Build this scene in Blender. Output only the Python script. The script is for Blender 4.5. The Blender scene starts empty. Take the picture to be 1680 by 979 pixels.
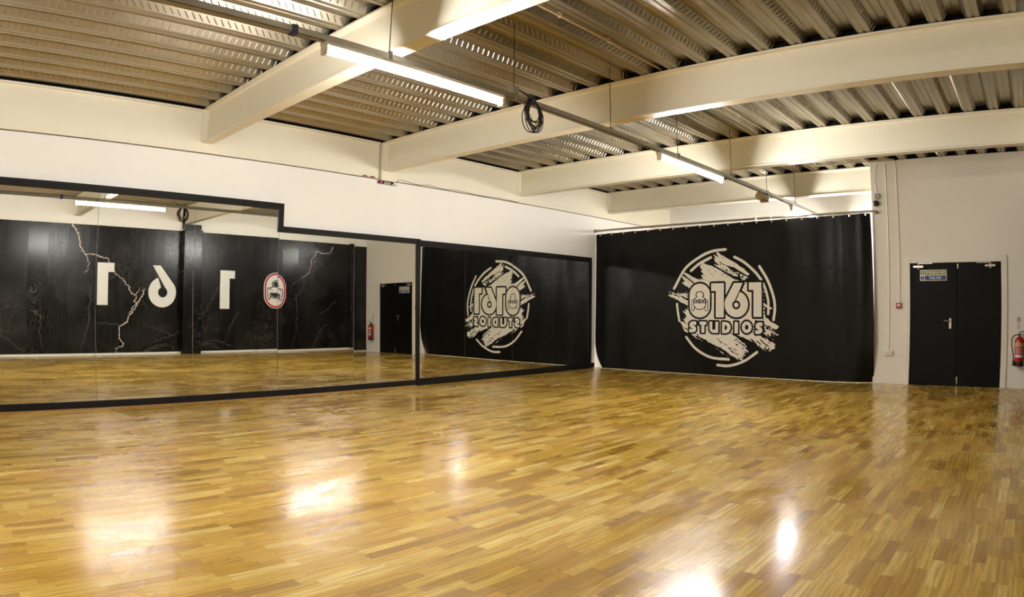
import bpy, bmesh, math, random
import numpy as np
from mathutils import Vector, Matrix, noise

random.seed(7)
scene = bpy.context.scene
COL = scene.collection
PI = math.pi

# ------------------------------------------------------------------ room dimensions (metres)
XL = -8.68          # plaster face of the mirror wall
XM = -8.6242        # silvered face of the mirrors
XR = 0.45           # face of the papered wall opposite
YB = 12.33          # face of the door wall
YA = 15.52          # back wall of the store bay behind the curtain
YF = -4.0           # wall behind the photographer
ZD = 3.935          # underside of the steel deck
ZBB, ZBT = 3.45, 3.93   # beam bottom and top
PITCH, RIB0 = 0.363, -0.01

# ================================================================== materials
MATS = {}
class N:
    """tiny helper around a node tree"""
    def __init__(self, name):
        self.m = bpy.data.materials.new(name); self.m.use_nodes = True
        self.t = self.m.node_tree; self.t.nodes.clear()
        self.out = self.t.nodes.new('ShaderNodeOutputMaterial')
        MATS[name] = self.m
    def n(self, kind, **kw):
        nd = self.t.nodes.new('ShaderNode' + kind)
        for k, v in kw.items():
            if k.startswith('i_'):
                nd.inputs[k[2:].replace('_', ' ')].default_value = v
            else:
                setattr(nd, k, v)
        return nd
    def l(self, a, b): self.t.links.new(a, b)
    def put(self, v, sock):
        if isinstance(v, (int, float)): sock.default_value = v
        else: self.l(v, sock)
    def math(self, op, a, b=None, c=None, clamp=False):
        nd = self.n('Math', operation=op); nd.use_clamp = clamp
        self.put(a, nd.inputs[0])
        if b is not None: self.put(b, nd.inputs[1])
        if c is not None: self.put(c, nd.inputs[2])
        return nd.outputs[0]
    def mix(self, fac, a, b, blend='MIX'):
        nd = self.n('Mix', data_type='RGBA', blend_type=blend)
        self.put(fac, nd.inputs[0])
        for s, v in ((nd.inputs[6], a), (nd.inputs[7], b)):
            if isinstance(v, tuple): s.default_value = v if len(v) == 4 else v + (1,)
            else: self.l(v, s)
        return nd.outputs[2]
    def ramp(self, fac, stops):
        nd = self.n('ValToRGB'); cr = nd.color_ramp
        while len(cr.elements) < len(stops): cr.elements.new(0.5)
        for e, (p, c) in zip(cr.elements, stops):
            e.position = p; e.color = c if len(c) == 4 else tuple(c) + (1,)
        self.l(fac, nd.inputs[0]); return nd.outputs[0]
    def noise(self, vec, scale, detail=3, rough=0.5, dist=0.0):
        nd = self.n('TexNoise'); nd.inputs['Scale'].default_value = scale
        nd.inputs['Detail'].default_value = detail; nd.inputs['Roughness'].default_value = rough
        nd.inputs['Distortion'].default_value = dist
        if vec is not None: self.l(vec, nd.inputs['Vector'])
        return nd.outputs['Fac']
    def objco(self): return self.n('TexCoord').outputs['Object']
    def pos(self): return self.n('NewGeometry').outputs['Position']
    def xyz(self, v):
        s = self.n('SeparateXYZ'); self.l(v, s.inputs[0]); return s.outputs
    def comb(self, x, y, z):
        c = self.n('CombineXYZ')
        for s, v in zip(c.inputs, (x, y, z)): self.put(v, s)
        return c.outputs[0]
    def bump(self, h, strength, dist=0.01, normal=None):
        b = self.n('Bump'); b.inputs['Strength'].default_value = strength; b.inputs['Distance'].default_value = dist
        self.l(h, b.inputs['Height'])
        if normal is not None: self.l(normal, b.inputs['Normal'])
        return b.outputs[0]
    def bsdf(self, color=(.8, .8, .8), rough=.5, metal=0., spec=.5, normal=None, coat=0., coat_rough=.03, coat_normal=None):
        b = self.n('BsdfPrincipled')
        if isinstance(color, tuple): b.inputs['Base Color'].default_value = tuple(color[:3]) + (1,)
        else: self.l(color, b.inputs['Base Color'])
        self.put(rough, b.inputs['Roughness']); self.put(metal, b.inputs['Metallic'])
        self.put(spec, b.inputs['Specular IOR Level'])
        if normal is not None: self.l(normal, b.inputs['Normal'])
        self.put(coat, b.inputs['Coat Weight']); self.put(coat_rough, b.inputs['Coat Roughness'])
        if coat_normal is not None: self.l(coat_normal, b.inputs['Coat Normal'])
        self.l(b.outputs[0], self.out.inputs[0]); return b

def simple(name, color, rough=.5, metal=0., spec=.5, var=.06, scale=6., bump=0.0):
    m = N(name); p = m.pos()
    f = m.noise(p, scale, 4, .6)
    dark = tuple(c * (1 - var) for c in color); lite = tuple(min(1, c * (1 + var)) for c in color)
    c = m.mix(f, dark, lite)
    nm = m.bump(m.noise(p, scale * 14, 3, .6), bump, .002) if bump else None
    m.bsdf(c, rough, metal, spec, nm)
    return m.m

def emission(name, color, strength):
    m = N(name); e = m.n('Emission'); e.inputs[0].default_value = color + (1,); e.inputs[1].default_value = strength
    m.l(e.outputs[0], m.out.inputs[0]); return m.m

WALL = simple('cream_wall_paint', (.86, .83, .755), .55, spec=.35, var=.025, scale=1.3, bump=.15)
def block_paint():
    m = N('painted_blockwork'); p = m.pos(); s = m.xyz(p)
    br = m.n('TexBrick'); br.inputs['Scale'].default_value = 1.0
    m.l(m.comb(s[1], s[2], 0.), br.inputs['Vector'])
    br.inputs['Brick Width'].default_value = .45; br.inputs['Row Height'].default_value = .225
    br.inputs['Mortar Size'].default_value = .006; br.inputs['Mortar Smooth'].default_value = .6
    f = m.noise(p, 1.2, 3, .6)
    c = m.mix(f, (.85, .83, .785), (.88, .86, .815))
    h = m.math('MULTIPLY', br.outputs['Fac'], -1.)
    m.bsdf(c, .6, 0., .35, m.bump(h, .28, .004)); return m.m
BLOCK = block_paint()
BEAM = simple('cream_beam_paint', (.80, .755, .615), .42, spec=.4, var=.03, scale=1.5, bump=.05)
TRIMW = simple('white_gloss_trim', (.83, .805, .73), .3, spec=.5, var=.02)
FRAME = simple('black_frame_paint', (.010, .0085, .0075), .55, spec=.15, var=.15, scale=9, bump=.1)
DOORB = simple('black_door_paint', (.004, .0038, .0036), .42, spec=.12, var=.1, scale=4, bump=.06)
DARK = simple('dark_void', (.006, .006, .006), .9, spec=.1)  # near-black, also paints shade into gaps and holes
BLKPL = simple('black_plastic', (.012, .012, .012), .4)
STEEL = simple('brushed_steel', (.62, .58, .52), .28, 1., var=.05)
GALV = simple('galvanised_steel', (.34, .325, .29), .42, .7, var=.14, scale=14)
GREYPL = simple('grey_plastic', (.36, .34, .31), .5)
WHITEPL = simple('white_plastic', (.78, .75, .70), .4)
TAN = simple('tan_mesh', (.50, .40, .27), .6, var=.3, scale=60)
RED = simple('red_enamel', (.42, .018, .014), .25, var=.06)
REDD = simple('dark_red_scrap', (.22, .02, .03), .6, var=.3, scale=40)
PINK = simple('pink_scrap', (.55, .10, .18), .6, var=.4, scale=60)
YEL = simple('cream_yellow_label', (.72, .55, .16), .5)
LABW = simple('white_label', (.75, .72, .68), .5)
GREENS = simple('sign_green', (.22, .25, .035), .5)
BLUES = simple('sign_blue', (.02, .055, .22), .45)
BLUET = simple('blue_tape', (.015, .025, .14), .5)
LETTER = simple('white_letter_foam', (.80, .79, .755), .5, var=.01)
PRINT = simple('white_banner_print', (.84, .81, .72), .45, var=.03)
REDS = simple('sign_red', (.45, .01, .03), .4)
BLACKS = simple('sign_black', (.012, .012, .012), .4)
VEIN = simple('vein_print', (.60, .50, .43), .45, var=.3, scale=9)
VEIN2 = simple('faint_vein_print', (.048, .040, .036), .45, var=.5, scale=7)
TUBE = emission('lit_tube', (1.0, .975, .935), 100.)
BAY_FILL = emission('bay_fill_tube', (1.0, .96, .88), 24.)  # weaker glow for the fill light added in the bay

def mirror_mat():
    m = N('mirror_glass'); g = m.n('BsdfGlossy'); g.inputs['Color'].default_value = (.86, .87, .83, 1)
    g.inputs['Roughness'].default_value = 0.0; m.l(g.outputs[0], m.out.inputs[0]); return m.m
MIRROR = mirror_mat()

def deck_mat(name, dashes):
    m = N(name); p = m.pos(); s = m.xyz(p)
    rust = m.noise(m.comb(m.math('MULTIPLY', s[0], 6.), m.math('MULTIPLY', s[1], .5), 0.), 1.0, 4, .6)
    c = m.mix(rust, (.27, .235, .17), (.46, .42, .34))
    r = m.math('MULTIPLY_ADD', m.noise(p, 3., 3, .5), .16, .25)
    nrm = m.bump(m.noise(m.comb(m.math('MULTIPLY', s[0], 30.), m.math('MULTIPLY', s[1], 1.2), s[2]), 1., 2, .5), .12, .01)
    if dashes:
        nrm = m.bump(m.noise(p, 40., 2, .5), .06, .004, nrm)
    m.bsdf(c, r, .85, .5, nrm); return m.m
DECK = deck_mat('deck_steel', False)
DECKW = deck_mat('deck_web_steel', True)

def floor_mat():
    m = N('oak_strip_floor'); p = m.pos(); s = m.xyz(p)
    W, LN = .0715, .38
    row = m.math('FLOOR', m.math('DIVIDE', s[0], W))
    wr = m.n('TexWhiteNoise', noise_dimensions='1D'); m.l(row, wr.inputs['W'])
    yo = m.math('DIVIDE', m.math('ADD', s[1], m.math('MULTIPLY', wr.outputs['Value'], 7.3)), LN)
    col = m.math('FLOOR', yo)
    cell = m.n('TexWhiteNoise', noise_dimensions='2D'); m.l(m.comb(row, col, 0.), cell.inputs['Vector'])
    cs = m.xyz(cell.outputs['Color'])
    # wood colour of each strip
    tone = m.ramp(cs[0], [(0., (.33, .165, .018)), (.18, (.49, .275, .030)), (.55, (.63, .385, .050)), (.86, (.71, .475, .085)), (1., (.82, .61, .19))])
    # grain: long fibres plus cathedral rings
    off = m.math('MULTIPLY', cs[1], 37.)
    gv = m.comb(m.math('MULTIPLY', s[0], 62.), m.math('ADD', m.math('MULTIPLY', s[1], 3.2), off), m.math('MULTIPLY', cs[2], 19.))
    fib = m.noise(gv, 1., 5, .62, .4)
    wv = m.n('TexWave', wave_type='RINGS', rings_direction='Z')
    wv.inputs['Scale'].default_value = 1.; wv.inputs['Distortion'].default_value = 9.; wv.inputs['Detail'].default_value = 2.
    wv.inputs['Detail Scale'].default_value = 1.4
    m.l(m.comb(m.math('MULTIPLY', m.math('ADD', s[0], off), 8.), m.math('MULTIPLY', m.math('ADD', s[1], off), 1.1), off), wv.inputs['Vector'])
    g = m.math('ADD', m.math('MULTIPLY', fib, .82), m.math('MULTIPLY', wv.outputs['Fac'], .18))
    c = m.mix(m.math('MULTIPLY', m.math('SUBTRACT', .64, g), 2.0, clamp=True), tone, (.25, .118, .012), 'MIX')
    # worn, hand-wiped areas of lacquer
    wear = m.noise(p, .55, 5, .6, .6)
    c = m.mix(m.math('MULTIPLY', m.math('SUBTRACT', wear, .50), .7, clamp=True), c, (.68, .48, .14))
    # joints
    fx = m.math('FRACT', m.math('DIVIDE', s[0], W)); fy = m.math('FRACT', yo)
    ex = m.math('MINIMUM', fx, m.math('SUBTRACT', 1., fx)); ey = m.math('MINIMUM', fy, m.math('SUBTRACT', 1., fy))
    jx = m.math('LESS_THAN', ex, .014); jy = m.math('LESS_THAN', ey, .0022)
    joint = m.math('MAXIMUM', jx, jy)
    # every third row is a board edge: deeper joint
    brd = m.math('LESS_THAN', m.math('ABSOLUTE', m.math('SUBTRACT', m.math('FRACT', m.math('DIVIDE', s[0], W * 3)), .0)), .009)
    c = m.mix(m.math('MULTIPLY', joint, .35), c, (.10, .045, .012))
    c = m.mix(m.math('MULTIPLY', brd, .5), c, (.06, .025, .008))
    # roughness: lacquer with smeared patches
    sm = m.noise(m.comb(m.math('MULTIPLY', s[0], 1.), m.math('MULTIPLY', s[1], .55), 0.), 1.1, 4, .62, .8)
    r = m.math('ADD', .13, m.math('MULTIPLY', m.math('SUBTRACT', sm, .38, clamp=True), 1.0))
    r = m.math('ADD', r, m.math('MULTIPLY', cs[2], .03))
    # slight cupping and tilt of every strip breaks up reflections
    tiltx = m.math('MULTIPLY', m.math('SUBTRACT', cs[1], .5), m.math('SUBTRACT', fx, .5))
    tilty = m.math('MULTIPLY', m.math('SUBTRACT', cs[2], .5), m.math('MULTIPLY', m.math('SUBTRACT', fy, .5), 5.))
    lowf = m.noise(p, 2.3, 2, .5)
    h = m.math('ADD', m.math('MULTIPLY', m.math('ADD', tiltx, tilty), .10), m.math('MULTIPLY', joint, -.25))
    h = m.math('ADD', h, m.math('MULTIPLY', lowf, 1.6))
    h = m.math('ADD', h, m.math('MULTIPLY', fib, .05))
    nb = m.bump(h, .35, .004)
    m.bsdf(c, r, 0., .5, nb, coat=.30, coat_rough=.14, coat_normal=nb)
    return m.m
FLOOR = floor_mat()

def marble_mat():
    m = N('black_marble_paper'); p = m.pos(); s = m.xyz(p)
    v = m.comb(0., s[1], s[2])
    sm = m.noise(v, .9, 6, .62, .7)
    c = m.ramp(sm, [(0., (.003, .003, .003)), (.50, (.005, .0048, .0046)), (.68, (.018, .0165, .015)), (.85, (.05, .045, .042))])
    w = m.noise(v, 1.5, 7, .68, 1.6)
    vein = m.math('SUBTRACT', 1., m.math('MULTIPLY', m.math('ABSOLUTE', m.math('SUBTRACT', w, .5)), 60.), clamp=True)
    gate = m.math('MULTIPLY', m.math('SUBTRACT', m.noise(v, .7, 2, .5), .50, clamp=True), 4., clamp=True)
    c = m.mix(m.math('MULTIPLY', m.math('MULTIPLY', vein, gate), .35), c, (.34, .28, .25))
    # hung in drops: faint vertical steps in the gloss
    drop = m.n('TexWhiteNoise', noise_dimensions='1D'); m.l(m.math('FLOOR', m.math('DIVIDE', s[1], .53)), drop.inputs['W'])
    r = m.math('ADD', .17, m.math('MULTIPLY', drop.outputs['Value'], .09))
    r = m.math('ADD', r, m.math('MULTIPLY', m.noise(m.comb(0., m.math('MULTIPLY', s[1], 14.), s[2]), 1., 4, .6), .10))
    h = m.noise(m.comb(0., m.math('MULTIPLY', s[1], 9.), m.math('MULTIPLY', s[2], 1.6)), 1., 4, .6)
    m.bsdf(c, r, 0., .32, m.bump(h, .45, .008)); return m.m
MARBLE = marble_mat()

def vinyl_mat():
    m = N('black_vinyl_curtain'); p = m.pos(); s = m.xyz(p)
    f = m.noise(p, 2., 4, .6)
    c = m.mix(f, (.0035, .0033, .003), (.006, .0056, .005))
    wr = m.noise(m.comb(m.math('MULTIPLY', s[0], 3.5), 0., m.math('MULTIPLY', s[2], 1.1)), 1., 5, .6, .7)
    cre = m.noise(m.comb(m.math('MULTIPLY', s[0], 1.1), 0., m.math('MULTIPLY', s[2], 5.)), 1., 3, .5, .5)
    h = m.math('ADD', wr, m.math('MULTIPLY', cre, .4))
    m.bsdf(c, .34, 0., .16, m.bump(h, .40, .03)); return m.m
VINYL = vinyl_mat()

# ================================================================== mesh helpers
def BM(): return bmesh.new()
def box(bm, x0, x1, y0, y1, z0, z1, bev=0., mi=0):
    v = [bm.verts.new((x, y, z)) for x in (x0, x1) for y in (y0, y1) for z in (z0, z1)]
    fs = []
    for idx in ((0, 1, 3, 2), (4, 6, 7, 5), (0, 4, 5, 1), (2, 3, 7, 6), (0, 2, 6, 4), (1, 5, 7, 3)):
        f = bm.faces.new([v[i] for i in idx]); f.material_index = mi; fs.append(f)
    if bev:
        es = list({e for f in fs for e in f.edges})
        bmesh.ops.bevel(bm, geom=es, offset=bev, segments=2, profile=.5, affect='EDGES')
    return fs
def tube(bm, pts, r, seg=10, caps=True, closed=False):
    pts = [Vector(p) for p in pts]; rings = []; n = len(pts)
    for i, p in enumerate(pts):
        a = pts[(i - 1) % n] if (i > 0 or closed) else p
        b = pts[(i + 1) % n] if (i < n - 1 or closed) else p
        t = (b - a).normalized()
        if i == 0:
            up = Vector((0, 0, 1)) if abs(t.z) < .9 else Vector((1, 0, 0))
            nrm = t.cross(up).normalized()
        else:
            nrm = (nrm - t * nrm.dot(t)).normalized()
        bn = t.cross(nrm)
        rr = r[i] if isinstance(r, (list, tuple)) else r
        rings.append([bm.verts.new(p + (nrm * math.cos(2 * PI * k / seg) + bn * math.sin(2 * PI * k / seg)) * rr) for k in range(seg)])
    m = n if closed else n - 1
    for i in range(m):
        A, B = rings[i], rings[(i + 1) % n]
        for k in range(seg):
            bm.faces.new((A[k], A[(k + 1) % seg], B[(k + 1) % seg], B[k]))
    if caps and not closed:
        bm.faces.new(rings[0][::-1]); bm.faces.new(rings[-1])
def lathe(bm, prof, c=(0, 0, 0), seg=28, axis='Z'):
    rings = []
    for r, h in prof:
        ring = []
        for k in range(seg):
            a = 2 * PI * k / seg; u, v = r * math.cos(a), r * math.sin(a)
            p = {'Z': (u, v, h), 'Y': (u, h, v), 'X': (h, u, v)}[axis]
            ring.append(bm.verts.new(Vector(p) + Vector(c)))
        rings.append(ring)
    for A, B in zip(rings, rings[1:]):
        for k in range(seg): bm.faces.new((A[k], A[(k + 1) % seg], B[(k + 1) % seg], B[k]))
    bm.faces.new(rings[0][::-1]); bm.faces.new(rings[-1])
def prism(bm, poly, fn, d0, d1):
    """poly: list of 2D points, fn(a, b, d) -> 3D point; extruded between d0 and d1"""
    A = [bm.verts.new(fn(a, b, d0)) for a, b in poly]; B = [bm.verts.new(fn(a, b, d1)) for a, b in poly]
    n = len(poly)
    f1 = bm.faces.new(A); f2 = bm.faces.new(B[::-1]); f1.normal_update(); f2.normal_update()
    for i in range(n): bm.faces.new((A[i], B[i], B[(i + 1) % n], A[(i + 1) % n]))
    bmesh.ops.triangulate(bm, faces=[f1, f2])
def ob(name, bm, mat, parent=None, smooth=False, fixn=True):
    if fixn: bmesh.ops.recalc_face_normals(bm, faces=bm.faces[:])
    me = bpy.data.meshes.new(name); bm.to_mesh(me); bm.free()
    for m in (mat if isinstance(mat, (list, tuple)) else [mat]): me.materials.append(m)
    o = bpy.data.objects.new(name, me); COL.objects.link(o)
    if smooth:
        for p in me.polygons: p.use_smooth = True
        try: me.set_sharp_from_angle(angle=math.radians(40))
        except Exception: pass
    if parent is not None:
        o.parent = parent
        o.matrix_parent_inverse = Matrix.Translation(-Vector(parent.location))
    return o
def tag(o, label, cat, group=None, kind=None):
    o['label'] = label; o['category'] = cat
    if group: o['group'] = group
    if kind: o['kind'] = kind
    return o
def empty(name, loc, label, cat, group=None):
    o = bpy.data.objects.new(name, None); COL.objects.link(o); o.location = loc
    o.empty_display_size = .1
    return tag(o, label, cat, group)
def text_mesh(s, size, fn, name, mat, parent, width=None, bold=0.):
    cu = bpy.data.curves.new(name, 'FONT'); cu.body = s; cu.size = size; cu.align_x = 'CENTER'; cu.align_y = 'CENTER'
    cu.offset = bold
    t = bpy.data.objects.new(name, cu); COL.objects.link(t)
    dg = bpy.context.evaluated_depsgraph_get(); dg.update()
    me = bpy.data.meshes.new_from_object(t.evaluated_get(dg))
    bpy.data.objects.remove(t); bpy.data.curves.remove(cu)
    xs = [v.co.x for v in me.vertices]; ys = [v.co.y for v in me.vertices]
    cx, cy = (min(xs) + max(xs)) / 2, (min(ys) + max(ys)) / 2
    k = width / (max(xs) - min(xs)) if width else 1.
    for v in me.vertices: v.co = Vector(fn((v.co.x - cx) * k, v.co.y - cy))
    me.name = name; me.materials.clear(); me.materials.append(mat)
    o = bpy.data.objects.new(name, me); COL.objects.link(o); o.parent = parent
    o.matrix_parent_inverse = Matrix.Translation(-Vector(parent.location)); return o

# ================================================================== 2D distance helpers for printed artwork
def d_poly(U, V, P):
    P = np.array(P, float); d = np.full(U.shape, 1e9); ins = np.zeros(U.shape, bool); n = len(P)
    for i in range(n):
        ax, ay = P[i]; bx, by = P[(i + 1) % n]; ex, ey = bx - ax, by - ay
        wx, wy = U - ax, V - ay
        t = np.clip((wx * ex + wy * ey) / (ex * ex + ey * ey + 1e-12), 0, 1)
        d = np.minimum(d, (wx - ex * t) ** 2 + (wy - ey * t) ** 2)
        c = ((ay > V) != (by > V)) & (U < (bx - ax) * (V - ay) / ((by - ay) if by != ay else 1e-12) + ax)
        ins ^= c
    d = np.sqrt(d); return np.where(ins, -d, d)
def d_line(U, V, P, w):
    d = np.full(U.shape, 1e9)
    for (ax, ay), (bx, by) in zip(P, P[1:]):
        ex, ey = bx - ax, by - ay; wx, wy = U - ax, V - ay
        t = np.clip((wx * ex + wy * ey) / (ex * ex + ey * ey + 1e-12), 0, 1)
        d = np.minimum(d, (wx - ex * t) ** 2 + (wy - ey * t) ** 2)
    return np.sqrt(d) - w
def d_ell(U, V, c, rx, ry):
    k = np.sqrt(((U - c[0]) / rx) ** 2 + ((V - c[1]) / ry) ** 2); return (k - 1) * min(rx, ry)
def d_box(U, V, u0, u1, v0, v1, r=0.):
    qx = np.abs(U - (u0 + u1) / 2) - (u1 - u0) / 2 + r; qy = np.abs(V - (v0 + v1) / 2) - (v1 - v0) / 2 + r
    return np.hypot(np.maximum(qx, 0), np.maximum(qy, 0)) + np.minimum(np.maximum(qx, qy), 0) - r
def spline(P, n=10):
    P = [np.array(p, float) for p in P]; out = []
    Q = [2 * P[0] - P[1]] + P + [2 * P[-1] - P[-2]]
    for i in range(1, len(Q) - 2):
        a, b, c, d = Q[i - 1:i + 3]
        for k in range(n):
            t = k / n
            out.append(.5 * ((2 * b) + (c - a) * t + (2 * a - 5 * b + 4 * c - d) * t * t + (3 * b - 3 * c + d - a) * t ** 3))
    out.append(P[-1]); return [tuple(p) for p in out]
def vnoise(U, V, su, sv, seed):
    r = np.random.RandomState(seed); T = r.rand(64, 64)
    x, y = U * su + 100, V * sv + 100; i, j = np.floor(x).astype(int), np.floor(y).astype(int); fx, fy = x - i, y - j
    fx, fy = fx * fx * (3 - 2 * fx), fy * fy * (3 - 2 * fy)
    g = lambda a, b: T[a % 64, b % 64]
    return (g(i, j) * (1 - fx) + g(i + 1, j) * fx) * (1 - fy) + (g(i, j + 1) * (1 - fx) + g(i + 1, j + 1) * fx) * fy
def raster_mesh(name, mask, us, vs, fn, mat, parent):
    """quads for every filled cell of a fine grid, runs merged along u up to 4 cells"""
    bm_v = {}; verts = []; faces = []
    def vid(i, j):
        k = (i, j)
        if k not in bm_v: bm_v[k] = len(verts); verts.append(fn(us[i], vs[j]))
        return bm_v[k]
    nj, ni = mask.shape
    for j in range(nj):
        row = mask[j]; i = 0
        while i < ni:
            if row[i]:
                e = i
                while e < ni and row[e] and e - i < 4: e += 1
                faces.append((vid(i, j), vid(e, j), vid(e, j + 1), vid(i, j + 1))); i = e
            else: i += 1
    me = bpy.data.meshes.new(name); me.from_pydata(verts, [], faces); me.materials.append(mat)
    o = bpy.data.objects.new(name, me); COL.objects.link(o); o.parent = parent
    o.matrix_parent_inverse = Matrix.Translation(-Vector(parent.location)); return o

# ================================================================== SETTING
def struct(name, bm, mat, label, cat, parent=None, smooth=False):
    o = ob(name, bm, mat, parent, smooth)
    if parent is None: tag(o, label, cat, kind='structure')
    return o

b = BM(); box(b, XL - .3, XR + .3, YF - .3, YA + .3, -.1, 0.)
struct('floor', b, FLOOR, 'glossy golden oak strip floor covering the whole studio', 'floor')

# left wall: painted blockwork below, edge beam band above, black strip for the shaded slot under the deck
b = BM(); box(b, XL - .2, XL, YF, YA, 0, 3.305); left = struct('wall_left', b, BLOCK, 'cream painted wall carrying the long run of mirrors', 'wall')
b = BM()
box(b, XL - .2, XL + .012, YF, 6.30, 3.318, 3.905)
box(b, XL - .2, XL + .012, 6.64, YA, 3.318, 3.905)
box(b, XL - .2, XL + .05, YF, 6.30, 3.878, 3.905); box(b, XL - .2, XL + .05, 6.64, YA, 3.878, 3.905)
ob('edge_beam', b, BEAM, left)
b = BM(); box(b, XL - .2, XL - .02, YF, YA, 3.905, 4.02); ob('deck_gap_shade', b, DARK, left)  # black strip, the shade of the gap put into its colour
b = BM(); box(b, XL - .2, XL - .05, YF, YA, 3.305, 3.318); ob('seam', b, DARK, left)
b = BM(); box(b, XL - .1, XL + .055, 6.335, 6.62, 3.295, 3.91, .004)
for z in (3.5, 3.6, 3.7, 3.8):
    for y in (6.345, 6.61): lathe(b, [(.012, XL + .05), (.012, XL + .062)], (0, y, z), 8, 'X')
ob('column_stub', b, BEAM, left)

# right wall (opposite the mirrors) with black marble paper, skirting and two boxed columns
b = BM(); box(b, XR, XR + .2, YF, YB + .3, 0, 3.94); right = struct('wall_right', b, WALL, 'wall opposite the mirrors, white above black marble paper', 'wall')
b = BM(); box(b, XR - .006, XR, YF, YB, .05, 3.255); ob('marble_paper', b, MARBLE, right)
b = BM(); box(b, XR - .02, XR, YF, YB, 0, .055, .004); struct('baseboard_right', b, TRIMW, 'thin white skirting below the black marble paper', 'skirting board')
b = BM(); box(b, .20, XR, 6.30, 6.83, .05, 3.28, .01); box(b, .30, XR, 6.31, 6.82, 3.30, 3.43); ob('column_casing', b, MARBLE, right)
b = BM(); box(b, .42, XR, 6.31, 6.37, 3.44, 3.93); box(b, .215, XR - .02, 6.31, 6.82, 0, .05); ob('column_edge', b, FRAME, right)
b = BM(); box(b, .375, XR, 11.90, YB - .002, .05, 3.28, .008); ob('corner_casing', b, MARBLE, right)

# lightning and vein print on the paper
def ribbon(bm, pts, w0, w1, x, seed, jit=.03):
    rnd = random.Random(seed); P = []
    for (a, b_) in zip(pts, pts[1:]):
        n = max(2, int(math.dist(a, b_) / .035))
        for k in range(n):
            t = k / n; P.append((a[0] + (b_[0] - a[0]) * t + rnd.uniform(-jit, jit), a[1] + (b_[1] - a[1]) * t + rnd.uniform(-jit, jit) * .6))
    P.append(pts[-1]); prev = None
    for i, (y, z) in enumerate(P):
        w = (w0 + (w1 - w0) * i / len(P)) * rnd.uniform(.45, 1.5)
        a, c = P[max(0, i - 1)], P[min(len(P) - 1, i + 1)]
        tx, tz = c[0] - a[0], c[1] - a[1]; L = math.hypot(tx, tz) or 1
        nx, nz = -tz / L * w / 2, tx / L * w / 2
        cur = (bm.verts.new((x, y + nx, z + nz)), bm.verts.new((x, y - nx, z - nz)))
        if prev: bm.faces.new((prev[0], prev[1], cur[1], cur[0]))
        prev = cur
bolts = [[(3.236, 3.25), (3.35, 3.111), (3.428, 2.953), (3.497, 2.696), (3.646, 2.495), (3.764, 2.526), (3.941, 2.507), (4.242, 2.415), (4.38, 2.142), (4.637, 1.938), (4.836, 1.757), (4.934, 1.559), (5.058, 1.53)],
 [(3.646, 2.495), (3.737, 2.316), (3.709, 2.12), (3.606, 2.052)],
 [(5.26, 1.667), (5.226, 1.531), (5.119, 1.395), (5.105, 1.294), (4.94, 1.091), (4.818, 0.944), (4.804, 0.824), (4.588, 0.724), (4.559, 0.624), (4.587, 0.425), (4.672, 0.291), (4.65, 0.212), (4.484, 0.161), (4.526, 0.061)],
 [(5.105, 1.294), (5.01, 1.36), (5.043, 1.561), (5.15, 1.70)], [(5.119, 1.395), (4.98, 1.25), (4.85, 1.05), (4.80, .90)],
 [(11.123, 3.12), (11.103, 3.005), (10.993, 2.922), (10.725, 2.907), (10.569, 2.954), (10.486, 2.782), (10.379, 2.683), (10.377, 2.441), (10.239, 2.214), (10.047, 2.133)]]
b = BM()
for i, P in enumerate(bolts): ribbon(b, [(y + .14, z + .02) for y, z in P] if i == 5 else P, (.030 if i in (0, 2) else .022), (.022 if i in (0, 2) else .010), XR - .0085, i)
ob('lightning_print', b, VEIN, right, fixn=False)
faint = [[(10.239, 2.214), (10.157, 2.027), (10.013, 1.692), (9.886, 1.617), (9.89, 1.361), (9.926, 1.106), (9.873, 0.814), (9.895, 0.595), (9.769, 0.269), (9.747, 0.087)],
 [(10.239, 2.214), (9.879, 2.018), (9.733, 1.904), (9.694, 1.758)], [(7.461, 1.809), (7.386, 1.739), (7.314, 1.568), (7.148, 1.328), (7.075, 1.159), (6.983, 1.024), (6.928, 0.923)],
 [(5.263, 0.067), (5.474, 0.16), (5.645, 0.235), (5.901, 0.251), (6.094, 0.188), (6.071, 0.07)], [(5.30, .07), (5.5, .13), (5.7, .2), (5.9, .22)], [(5.476, 0.296), (5.816, 0.409), (6.16, 0.503), (6.29, 0.621)],
 [(5.267, 0.761), (5.562, 0.683), (5.817, 0.604), (6.074, 0.504)], [(4.014, 0.818), (4.237, 0.799), (4.563, 0.769)], [(6.947, 0.268), (7.227, 0.348), (7.416, 0.328), (7.644, 0.256), (7.836, 0.183)],
 [(7.0, .2), (7.2, .25), (7.35, .15), (7.5, .1)], [(8.066, 1.132), (7.913, 0.889), (7.721, 0.581)], [(1.438, 0.499), (1.696, 0.378), (1.91, 0.177), (2.083, 0.135)],
 [(3.759, 1.786), (3.811, 1.452), (3.747, 1.159), (3.793, 0.909), (3.681, 0.574), (3.541, 0.117)], [(2.3, 1.1), (2.5, .95), (2.45, .6), (2.55, .2)], [(10.6, .1), (10.8, .5), (11.1, .8)], [(10.9, 1.1), (11.2, 1.3), (11.4, 1.5)]]
b = BM()
for i, P in enumerate(faint): ribbon(b, [(y + .14, z + .02) for y, z in P] if i < 2 else P, .030, .020, XR - .0075, 40 + i, .035)
ob('vein_print', b, VEIN2, right, fixn=False)

# wall behind the photographer
b = BM(); box(b, XL - .2, XR + .2, YF - .2, YF, 0, 4.1); struct('wall_front', b, WALL, 'plain cream wall behind the photographer', 'wall')

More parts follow.
